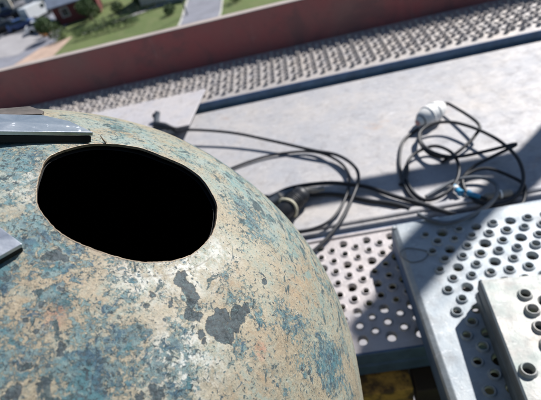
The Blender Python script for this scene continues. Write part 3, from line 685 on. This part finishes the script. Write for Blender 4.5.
b.build('raised_bead', M['deck'], dp)

# loose sheet lying over the left of the far plank
cp = tag(empty('cover_sheet', (-0.35, 1.35, 0.0422)), 'loose flat pale metal sheet overlapping the studded plank behind the ball', 'metal sheet')
b = MB(); b.prism([(-1.4, -0.12), (-0.022, -0.125), (0.012, 0.105), (-1.4, 0.12)], -0.0045, 0); b.build('sheet', M['cover'], cp, bevel=0.001)
b = MB(); b.box(-1.3, -0.08, -0.10, -0.06, -0.033, -0.0047); b.build('packing_strip', M['tube'], cp)

# near perforated plank (lower)
lp = tag(empty('scaffold_plank', (0, 0.40, 0)), 'perforated steel plank lying flat between the ball and the right hand planks', 'scaffold plank', 'steel scaffold planks')
b = MB(); perforated(b, -1.2, 1.2, 0.006, 0.286, 0.0245, 0.0285, -0.006, 0.2145 - 0.0285, 0.0058, lambda i, j: i % 2 == 1 and j % 2 == 0, hz=0.6,
                     skip=lambda x, y: y < 0.028 or y > 0.270)
b.build('perforated_sheet', M['plank'], lp)
for y, d in ((0.002, 1), (0.290, -1)):
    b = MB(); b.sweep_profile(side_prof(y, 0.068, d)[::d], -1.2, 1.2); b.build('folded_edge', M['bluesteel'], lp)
b = MB(); b.sweep_profile([(0.274, 0.0004), (0.2755, 0.003), (0.279, 0.0042), (0.283, 0.003), (0.2845, 0.0004)], -1.2, 1.2, smooth=True)
b.build('raised_bead', M['plank'], lp)

# right plank, runs away from the viewer on top of the lower one
rp = tag(empty('scaffold_plank', (0.1133, 0.6225, 0.070)), 'bluish perforated steel plank with bright folded edge lying across the lower plank', 'scaffold plank', 'steel scaffold planks')
rp.scale = (0.977, 0.977, 1.0)
b = MB(); perforated(b, -1.0, -0.012, 0.010, 0.49, 0.0215, 0.0305, 0.593 - 0.637, 0.2925 - 0.116 , 0.0059,
                     lambda i, j: i % 2 == 0 and j % 2 == 1, swap=True, hz=0.85,
                     skip=lambda u, v: v < 0.040 or (u > -0.03 and v < 0.10) or v > 0.465)
b.build('perforated_sheet', M['right'], rp)
for x, d in ((0.0, 1), (0.50, -1)):
    pr = [(x + d*0.0102, 0), (x + d*0.0085, -0.0006), (x + d*0.0022, -0.0052), (x, -0.0085), (x, -0.013), (x + d*0.003, -0.013), (x + d*0.003, -0.009), (x + d*0.0102, -0.003)]
    b = MB(); b.sweep_profile(pr[::-d], -1.0, -0.004, axis='y'); b.build('folded_edge', M['right'], rp)
    pr = [(x, -0.0132), (x, -0.066), (x + d*0.003, -0.0685), (x + d*0.02, -0.0685), (x + d*0.02, -0.066), (x + d*0.0045, -0.064), (x + d*0.0045, -0.0132)]
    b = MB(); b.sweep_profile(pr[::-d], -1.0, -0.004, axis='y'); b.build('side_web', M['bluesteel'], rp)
b = MB(); b.sweep_profile([(-0.0122, 0), (-0.006, -0.0005), (-0.0015, -0.003), (0, -0.008), (0, -0.0685), (-0.003, -0.0685), (-0.003, -0.009), (-0.0122, -0.003)], 0.0025, 0.4975); b.build('end_cap', M['right'], rp)

# topmost plank
tp = tag(empty('scaffold_plank', (0.1993, 0.4259, 0.125), R(-4.3)), 'topmost pale steel plank in the right corner with a torn hole at its edge', 'scaffold plank', 'steel scaffold planks')
b = MB()
tcut = (-0.146, 0.0145)
perforated(b, 0.030, 0.30, -0.62, -0.008, 0.022, 0.0262, 0.052, -0.062, 0.0064, lambda i, j: i % 2 == 1 and j % 3 == 0, hz=1.3,
           skip=lambda x, y: y > -0.03 or x > 0.28 or (x < 0.042))
hole_cell(b, 0.004, 0.030, -0.160, -0.132, 0.0168, -0.146, 0.0066, LIP, 1.3, 5)
b.add([(0.004, -0.62, 0), (0.03, -0.62, 0), (0.03, -0.160, 0), (0.004, -0.160, 0)], [(0, 1, 2, 3)])
b.add([(0.004, -0.132, 0), (0.03, -0.132, 0), (0.03, -0.008, 0), (0.004, -0.008, 0)], [(0, 1, 2, 3)])
b.build('perforated_sheet', M['top'], tp)
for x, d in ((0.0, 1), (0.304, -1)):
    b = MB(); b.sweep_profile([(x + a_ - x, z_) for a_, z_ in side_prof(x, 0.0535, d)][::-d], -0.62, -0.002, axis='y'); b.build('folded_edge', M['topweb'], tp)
b = MB(); b.sweep_profile([(-0.0082, 0.0), (-0.003, -0.0006), (-0.0006, -0.004), (-0.0006, -0.0535), (-0.003, -0.0535), (-0.003, -0.005), (-0.0082, -0.003)], 0.003, 0.301); b.build('end_cap', M['top'], tp)

# toe board
tb = tag(empty('toe_board', (-0.2, 1.735, 0.03)), 'dark red painted toe board standing on edge behind the studded plank', 'toe board')
b = MB(); b.box(-2.2, 1.9, -0.015, 0.015, -0.03, 0.1465); b.build('board', M['red'], tb, bevel=0.002)
b = MB(); b.box(-2.2, 1.9, -0.0165, 0.0165, 0.1467, 0.150); b.build('top_edge', M['bare'], tb, bevel=0.001)

# guard rail and posts (cast the tube shadows on the deck)
def tube_thing(name, pts, r, label, cat, mat='tube'):
    o = MB(); o.tube(pts, r, 20); return tag(o.build(name, M[mat]), label, cat)
tube_thing('guard_rail', [(-2.4, 1.80, 1.20), (2.2, 1.72, 1.20)], 0.030, 'horizontal steel guard rail tube above the red toe board', 'guard rail')
post = tag(empty('scaffold_post', (1.60, 1.79, -2.0)), 'upright steel scaffold tube at the right end of the toe board', 'scaffold post')
b = MB(); b.tube([(0, 0, 0), (0, 0, 3.83)], 0.0285, 20); b.build('tube', M['tube'], post)
b = MB(); b.tube([(0.01, 0.0, 1.2), (0.002, 0.058, 3.84)], 0.0285, 20); b.build('shadow_tube', M['tube'], post)  # unseen extra tube, added and tilted to widen the post's shadow
b = MB(); b.tube([(0, 0, 3.13), (0, 0, 3.22)], 0.036, 16); b.build('coupler', M['tube'], post)

# support tubes and timber below the deck
for x, lb in ((-1.0, 'steel transom tube under the left of the deck'), (0.62, 'steel transom tube under the right of the deck')):
    tube_thing('transom_tube', [(x, -0.3, -0.085), (x, 1.85, -0.085)], 0.0242, lb, 'scaffold tube')
o = MB(); o.box(-1.2, 1.2, 0.12, 0.60, -0.04, 0.0)
tag(o.build('walkway_board', M['dark_timber'], loc=(0, 0.475, -0.12)), 'dark timber board under the perforated plank', 'timber board')
o = MB(); o.box(-0.2, 0.088, 0.035, 0.095, -0.07, 0.0)
tag(o.build('timber_beam', M['timber'], loc=(0, 0.335, -0.074), bevel=0.003), 'ochre timber beam below the front edge of the perforated plank', 'timber beam')
o = MB(); o.box(0.092, 1.2, 0.03, 0.095, -0.07, -0.002)
tag(o.build('timber_beam', M['dark_timber'], loc=(0, 0.335, -0.074), bevel=0.003), 'dark brown timber beam under the right planks beside the ochre beam', 'timber beam')
o = MB(); o.box(-0.2, 0.165, 0.0, 0.115, -0.04, 0.0)
tag(o.build('timber_board', M['dark_timber'], loc=(0, 0.25, -0.125), bevel=0.002), 'dark timber board lying below and in front of the ochre beam', 'timber board')
o = MB(); o.box(-0.75, -0.02, 0, 0.33, -0.05, 0.0)
tag(o.build('bearing_board', M['timber'], loc=(0, 0.06, 0), bevel=0.003), 'timber board on the deck carrying the big copper ball', 'timber board')

# ---------------------------------------------------------------- the ball
ball = empty('tower_ball', BALL_C)
ball.rotation_mode = 'QUATERNION'
rot = Matrix(((0.80110, -0.03319, 0.59761), (0.0, 0.99846, 0.05545), (-0.59853, -0.04442, 0.79987)))
ball.rotation_quaternion = rot.to_quaternion()
tag(ball, 'large weathered copper tower ball with verdigris flakes and a round cut hole', 'tower ball')
def hole_r(a):
    a = math.degrees(a) % 360
    H_ = HOLE
    for k in range(len(H_)):
        a0, r0 = H_[k]; a1, r1 = H_[(k+1) % len(H_)]
        if k == len(H_) - 1:
            a1 += 360
            if a < a0: a += 360
        if a0 <= a <= a1:
            t = (a - a0) / (a1 - a0)
            rp_ = H_[k-1][1]; rn_ = H_[(k+2) % len(H_)][1]
            return 0.5 * (2*r0 + (r1 - rp_)*t + (2*rp_ - 5*r0 + 4*r1 - rn_)*t*t + (-rp_ + 3*r0 - 3*r1 + rn_)*t**3)
    return H_[0][1]
DENTS = [(Vector((-0.0178, -0.0941, 0.2843)), 0.006, 0.0026), (Vector((-0.012, -0.096, 0.284)), 0.003, -0.0016), (Vector((0.0953, -0.0799, 0.273)), 0.0055, -0.0016), (Vector((0.0953, -0.0799, 0.273)), 0.0026, 0.0034),
         (Vector((-0.016, -0.085, 0.2868)), 0.010, -0.0014)]
def surf(p):
    d = p.normalized(); r = BALL_R + 0.0012*noise.noise(d*3.1) + 0.0005*noise.noise(d*9)
    q = d * BALL_R
    for c, w_, h in DENTS:
        t = (q - c).length / w_
        if t < 3: r -= h * math.exp(-t*t)
    return d * r
NA = 420
def ring_pts(th_list):
    rows = []
    for k, th in enumerate(th_list):
        row = []
        for i in range(NA):
            a = 2 * math.pi * i / NA
            row.append((a, th))
        rows.append(row)
    return rows
b = MB(); vs = []; fs = []
steps = [0.0, 0.004, 0.012, 0.02]
k_ = 0.02
while k_ < 1.0:
    k_ += 0.0055 if k_ < 0.28 else 0.02
    steps.append(min(k_, 1.0))
rnd = [random.uniform(-1, 1) for _ in range(NA)]
TH1 = math.pi * 0.995
for s_ in steps:
    for i in range(NA):
        a = 2*math.pi*i/NA
        jag = 0.00016 * noise.noise(Vector((math.cos(a)*14, math.sin(a)*14, 0)))*2 + 0.00012*rnd[i]
        th0 = math.asin((hole_r(a) + jag) / BALL_R)
        th = th0 + (TH1 - th0) * s_
        p = surf(Vector((math.sin(th)*math.cos(a), math.sin(th)*math.sin(a), math.cos(th))))
        if s_ == 0.0: p = p * (1 + 0.0008 * noise.noise(Vector((math.cos(a)*5, math.sin(a)*5, 5))))
        vs.append(p)
for j in range(len(steps) - 1):
    for i in range(NA): fs.append((j*NA + i, (j+1)*NA + i, (j+1)*NA + (i+1) % NA, j*NA + (i+1) % NA))
b.add(vs, fs, True)
b.add([vs[(len(steps)-1)*NA + i] for i in range(NA)], [tuple(range(NA))[::-1]], True)
b.build('shell', M['ball'], ball)
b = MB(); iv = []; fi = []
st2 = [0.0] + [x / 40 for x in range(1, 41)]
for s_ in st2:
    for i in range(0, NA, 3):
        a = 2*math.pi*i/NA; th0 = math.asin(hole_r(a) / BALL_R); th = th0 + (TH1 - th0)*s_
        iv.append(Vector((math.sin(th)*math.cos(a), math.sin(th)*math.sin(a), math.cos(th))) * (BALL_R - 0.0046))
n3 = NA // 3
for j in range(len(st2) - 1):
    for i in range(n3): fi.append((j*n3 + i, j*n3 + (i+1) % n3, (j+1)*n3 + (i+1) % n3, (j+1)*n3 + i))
b.add(iv, fi, True); b.build('inside_shade_lining', M['inside_shade'], ball)
b = MB(); top = vs[:NA]
inn = [p * (1 - 0.0058) for p in top]; out = [p * 1.0006 + Vector((p.x, p.y, 0)).normalized()*0.0004 for p in top]
lift = [p * 1.0008 for p in top]
b.add(out + lift + top + inn, [(i, (i+1) % NA, NA + (i+1) % NA, NA + i) for i in range(NA)] + [(NA + i, NA + (i+1) % NA, 2*NA + (i+1) % NA, 2*NA + i) for i in range(NA)] + [(2*NA + i, 2*NA + (i+1) % NA, 3*NA + (i+1) % NA, 3*NA + i) for i in range(NA)], True)
b.build('hole_rim', M['rim'], ball)
# burrs left by the cut
for a, l_ in ((124, 0.0028),):
    a = R(a); r_ = hole_r(a); th = math.asin(r_ / BALL_R)
    p = Vector((math.sin(th)*math.cos(a), math.sin(th)*math.sin(a), math.cos(th))) * (BALL_R + 0.0006)
    t = Vector((-math.sin(a), math.cos(a), 0)); o_ = Vector((math.cos(a), math.sin(a), 0))
    b = MB(); b.tube([p - t*0.002, p + o_*l_*0.5 + p.normalized()*0.002, p + o_*l_ + p.normalized()*0.0045 + t*0.002], [0.0007, 0.0005, 0.0002], 6)
    b.build('burr', M['rim'], ball)

# flat steel straps lying over the ball
def strap(pts, nrm, th, mat, label, gap_shade=0.0, bolt=None):
    nv = Vector(nrm); P = [Vector(p) for p in pts]
    c = sum(P, Vector()) / len(P)
    o = tag(empty('steel_strap', c), label, 'steel strap')
    nn = (P[1] - P[0]).cross(P[2] - P[0])
    Q = [p - c for p in P]
    if nn.dot(nv) < 0: Q = Q[::-1]
    b = MB(); b.extrude_poly(Q, nv, th); b.build('bar', M[mat], o, bevel=0.0004)
    if gap_shade:
        b = MB(); b.extrude_poly([q * 0.975 - nv * (th + 0.0006) for q in Q], nv, gap_shade); b.build('gap_shade_strip', M['gap_shade'], o)  # black strip put in for the shade between strap and ball
    if bolt:
        for q in bolt:
            q = Vector(q) - c
            b = MB(); b.lathe([(-0.03, 0.0), (-0.03, 0.003), (0.0, 0.003), (0.0, 0.006), (0.004, 0.006), (0.005, 0.004), (0.005, 0)], q, nv, 6); b.build('bolt', M['oldsteel'], o)
    return o
strap(STRAP1, (0.3963, 0.2505, 0.8833), 0.0028, 'steel', 'bright steel strap with pointed end reaching over the ball above the hole', gap_shade=0.0045, bolt=[(-0.202, 0.234, 0.6096)])
strap([STRAP2[0], STRAP2[1], STRAP2[2], STRAP2[3], STRAP2[4]], (0.4465, -0.1529, 0.8816), 0.0030, 'steel', 'bright steel strap corner poking in from the left below the hole', gap_shade=0.004, bolt=[(-0.178, 0.158, 0.5830)])
strap(STRAP3, (0.3163, 0.2834, 0.9054), 0.0025, 'oldsteel', 'thin brown steel strip lying behind the bright pointed strap')

# ---------------------------------------------------------------- cables and plugs
CR = 0.0036
def cable(pts, r, label, mat='cable', name='power_cable', group='black cables on the deck plate'):
    P = spline(pts, 8); o = MB(); o.tube(P, r * 1.1, 12)
    return tag(o.build(name, M[mat]), label, 'cable', group)
cable(CAB1, 0.0038, 'black cable arching from the small plug behind the ball to the perforated plank')
cable(CAB2, 0.0032, 'thinner black cable looping under the arching cable beside the coupling')
cable(CAB3, 0.0046, 'thick black cable running from the taped coupling to the coil')
cable(CAB4, 0.0042, 'thick black cable lying flat just in front of the taped coupling lead')
cable(COIL, 0.0036, 'black cable coil with large tangled loops below the white plug')
cable(RING, 0.0036, 'round single loop of black cable on the left of the coil')
cable(TAIL, 0.0038, 'grey black cable end drooping from the coil onto the bluish plank', 'greycable')
cable(TAIL2, 0.0034, 'short black cable arc at the right side of the coil by the blue plug')
cable(DARK, 0.0036, 'black cable lying flat from the white plug down the left of the coil')

def plug(name, a, e, prof, mat, label, cat, extra=None):
    a = Vector(a); e = Vector(e); L_ = (e - a).length
    o = tag(empty(name, a), label, cat)
    b = MB(); b.lathe([(d*L_, r) for d, r in prof], (0, 0, 0), (e - a), 24); b.build('body', M[mat], o)
    return o, (e - a).normalized(), L_
o, ax_, L_ = plug('cable_coupling', (-0.112, 0.752, 0.022), (-0.048, 0.8130, 0.028),
    [(-0.25, 0.0), (-0.25, 0.010), (-0.08, 0.015), (-0.05, 0.0205), (0.3, 0.021), (0.34, 0.0225), (0.42, 0.0225), (0.46, 0.021), (0.80, 0.0195), (0.86, 0.0215), (0.96, 0.0215), (1.08, 0.012), (1.08, 0.0)], 'cable',
    'fat black cable coupling with a cream strap tied round it beside the ball', 'cable coupling')
for k in range(5):
    b = MB(); p = ax_ * (L_ * (0.52 + 0.05*k)); b.lathe([(-0.0012, 0.0200), (-0.0012, 0.0222), (0.0012, 0.0222), (0.0012, 0.0200)], p, ax_, 20); b.build('grip_ring', M['cable'], o)
b = MB(); b.tube(spline([ax_*L_*0.98, ax_*L_*1.12, Vector((0.0935, 0.0705, 0.0)), Vector((0.113, 0.0745, -0.002))], 5), [0.0085]*5 + [0.0075]*6 + [0.006]*5, 14); b.build('bend_sleeve', M['tan'], o)
tie = MB(); ts = []
c0 = Vector((-0.112, 0.752, 0.022)) + ax_*L_*0.42
u_ = ax_.cross(Vector((0, 0, 1))).normalized(); w_ = u_.cross(ax_)
for k in range(15):
    an = R(-60 + 300*k/14); ts.append(c0 + (u_*math.cos(an) + w_*math.sin(an))*0.0248 + ax_*0.004*math.sin(an*2))
ts += [ts[-1] + Vector((0.006, -0.010, -0.003))]
tie.tube(spline(ts, 3), 0.0030, 8); tag(tie.build('cable_tie', M['cream']), 'cream coloured strap tied round the fat black coupling', 'strap')
o, ax2, L2 = plug('cable_plug', (-0.150, 0.800, 0.016), (-0.082, 0.838, 0.019),
    [(-0.05, 0.0), (-0.05, 0.009), (0.0, 0.013), (0.5, 0.013), (0.55, 0.0145), (0.75, 0.0145), (0.82, 0.011), (1.0, 0.006), (1.15, 0.0048), (1.16, 0)], 'greycable',
    'smaller dark plug lying behind the fat black coupling', 'plug')
b = MB(); b.lathe([(0.60*L2, 0.0146), (0.60*L2, 0.0155), (0.70*L2, 0.0155), (0.70*L2, 0.0146)], (0, 0, 0), ax2, 20); b.build('ring', M['tan'], o)
o, ax3, L3 = plug('white_plug', (0.278, 1.020, 0.0235), (0.350, 1.067, 0.0255),
    [(-0.10, 0.0), (-0.10, 0.010), (0.0, 0.0125), (0.06, 0.017), (0.10, 0.021), (0.35, 0.026), (0.6, 0.026), (0.85, 0.021), (1.0, 0.013), (1.06, 0.008), (1.07, 0.0)], 'white',
    'chunky white round socket plug at the head of the cable coil', 'plug')
b = MB(); b.lathe([(-0.14*L3, 0.0), (-0.14*L3, 0.0060), (-0.12*L3, 0.0078), (-0.095*L3, 0.0078)], (0, 0, 0), ax3, 16); b.build('pin_face', M['pink'], o)
b = MB(); b.lathe([(0.02*L3, 0.0135), (0.02*L3, 0.0162), (0.07*L3, 0.0168), (0.07*L3, 0.0135)], (0, 0, 0), ax3, 20); b.build('collar', M['greycable'], o)
for q_ in (0.34, 0.62):
    b = MB(); b.lathe([(q_*L3 - 0.0012, 0.0255), (q_*L3 - 0.0012, 0.0272), (q_*L3 + 0.0012, 0.0272), (q_*L3 + 0.0012, 0.0255)], (0, 0, 0), ax3, 28); b.build('grip_ring', M['white'], o)
b = MB(); b.lathe([(1.06*L3, 0.0), (1.06*L3, 0.0072), (1.12*L3, 0.006), (1.2*L3, 0.0046), (1.2*L3, 0)], (0, 0, 0), ax3, 16); b.build('bend_sleeve', M['cable'], o)
e_ = Vector((0.276, 1.025, 0.0205)) + ax3*L3*1.15
cable([tuple(e_), tuple(e_ + Vector((0.012, -0.006, 0)))] + LEAD[2:], 0.0036, 'black lead leaving the white plug and bending down into the coil')
o, ax4, L4 = plug('blue_plug', BLUE[0], BLUE[1], [(0.1, 0), (0.1, 0.005), (0.2, 0.0068), (0.7, 0.0068), (0.75, 0.008), (0.85, 0.008), (0.85, 0)], 'blue', 'small bright blue plug in the middle of the cable coil', 'plug')
b = MB(); b.lathe([(0.3*L4, 0.0066), (0.3*L4, 0.0075), (0.5*L4, 0.0075), (0.5*L4, 0.0066)], (0, 0, 0), ax4, 16); b.build('ring', M['white'], o)
o, ax4, L4 = plug('blue_socket', BLUE2[0], BLUE2[1], [(0.2, 0), (0.2, 0.0072), (0.4, 0.0072), (0.45, 0.006), (0.9, 0.0055), (1.3, 0.0042), (1.3, 0)], 'blue', 'small bright blue socket lying right of the blue plug in the coil', 'plug')
b = MB(); b.lathe([(1.3*L4, 0.0), (1.3*L4, 0.0038), (1.8*L4, 0.0036), (1.8*L4, 0)], (0, 0, 0), ax4, 12); b.build('lead_stub', M['cable'], o)
o, ax4, L4 = plug('grey_connector', GREY[0], GREY[1], [(0, 0), (0, 0.005), (0.1, 0.0075), (0.5, 0.0075), (0.55, 0.0085), (0.9, 0.0085), (1.0, 0.005), (1.0, 0)], 'tan', 'pale grey tube connector at the right of the blue plug', 'plug')
b = MB(); b.lathe([(0.55*L4, 0.0087), (0.55*L4, 0.0095), (0.62*L4, 0.0095), (0.62*L4, 0.0087)], (0, 0, 0), ax4, 16); b.build('ring', M['white'], o)
# small plug behind the ball, where the arching cable starts
o, ax5, L5 = plug('small_plug', (-0.490, 1.262, 0.045), (-0.425, 1.222, 0.045), [(0, 0), (0, 0.010), (0.1, 0.014), (0.6, 0.013), (0.9, 0.007), (1.2, 0.0045), (1.2, 0)], 'cable', 'small black plug on the loose sheet just above the ball outline', 'plug')
b = MB(); b.tube([(0.004, 0.012, 0.0), (0.006, 0.03, 0.012), (0.012, 0.042, 0.024)], [0.010, 0.0095, 0.0085], 12); b.build('socket', M['greycable'], o)
b = MB(); b.lathe([(0.026, 0.0), (0.026, 0.0095), (0.034, 0.0095), (0.034, 0.0)], (-0.002, 0.01, 0.0), (0.1, 0.9, 0.5), 14); b.build('cap', M['cable'], o)
# wire clip on the bluish plank
cable(HOOK + [HOOK[0]], 0.0008, 'thin wire loop lying on the edge of the bluish plank', 'wire', 'wire_loop', 'wire clips')
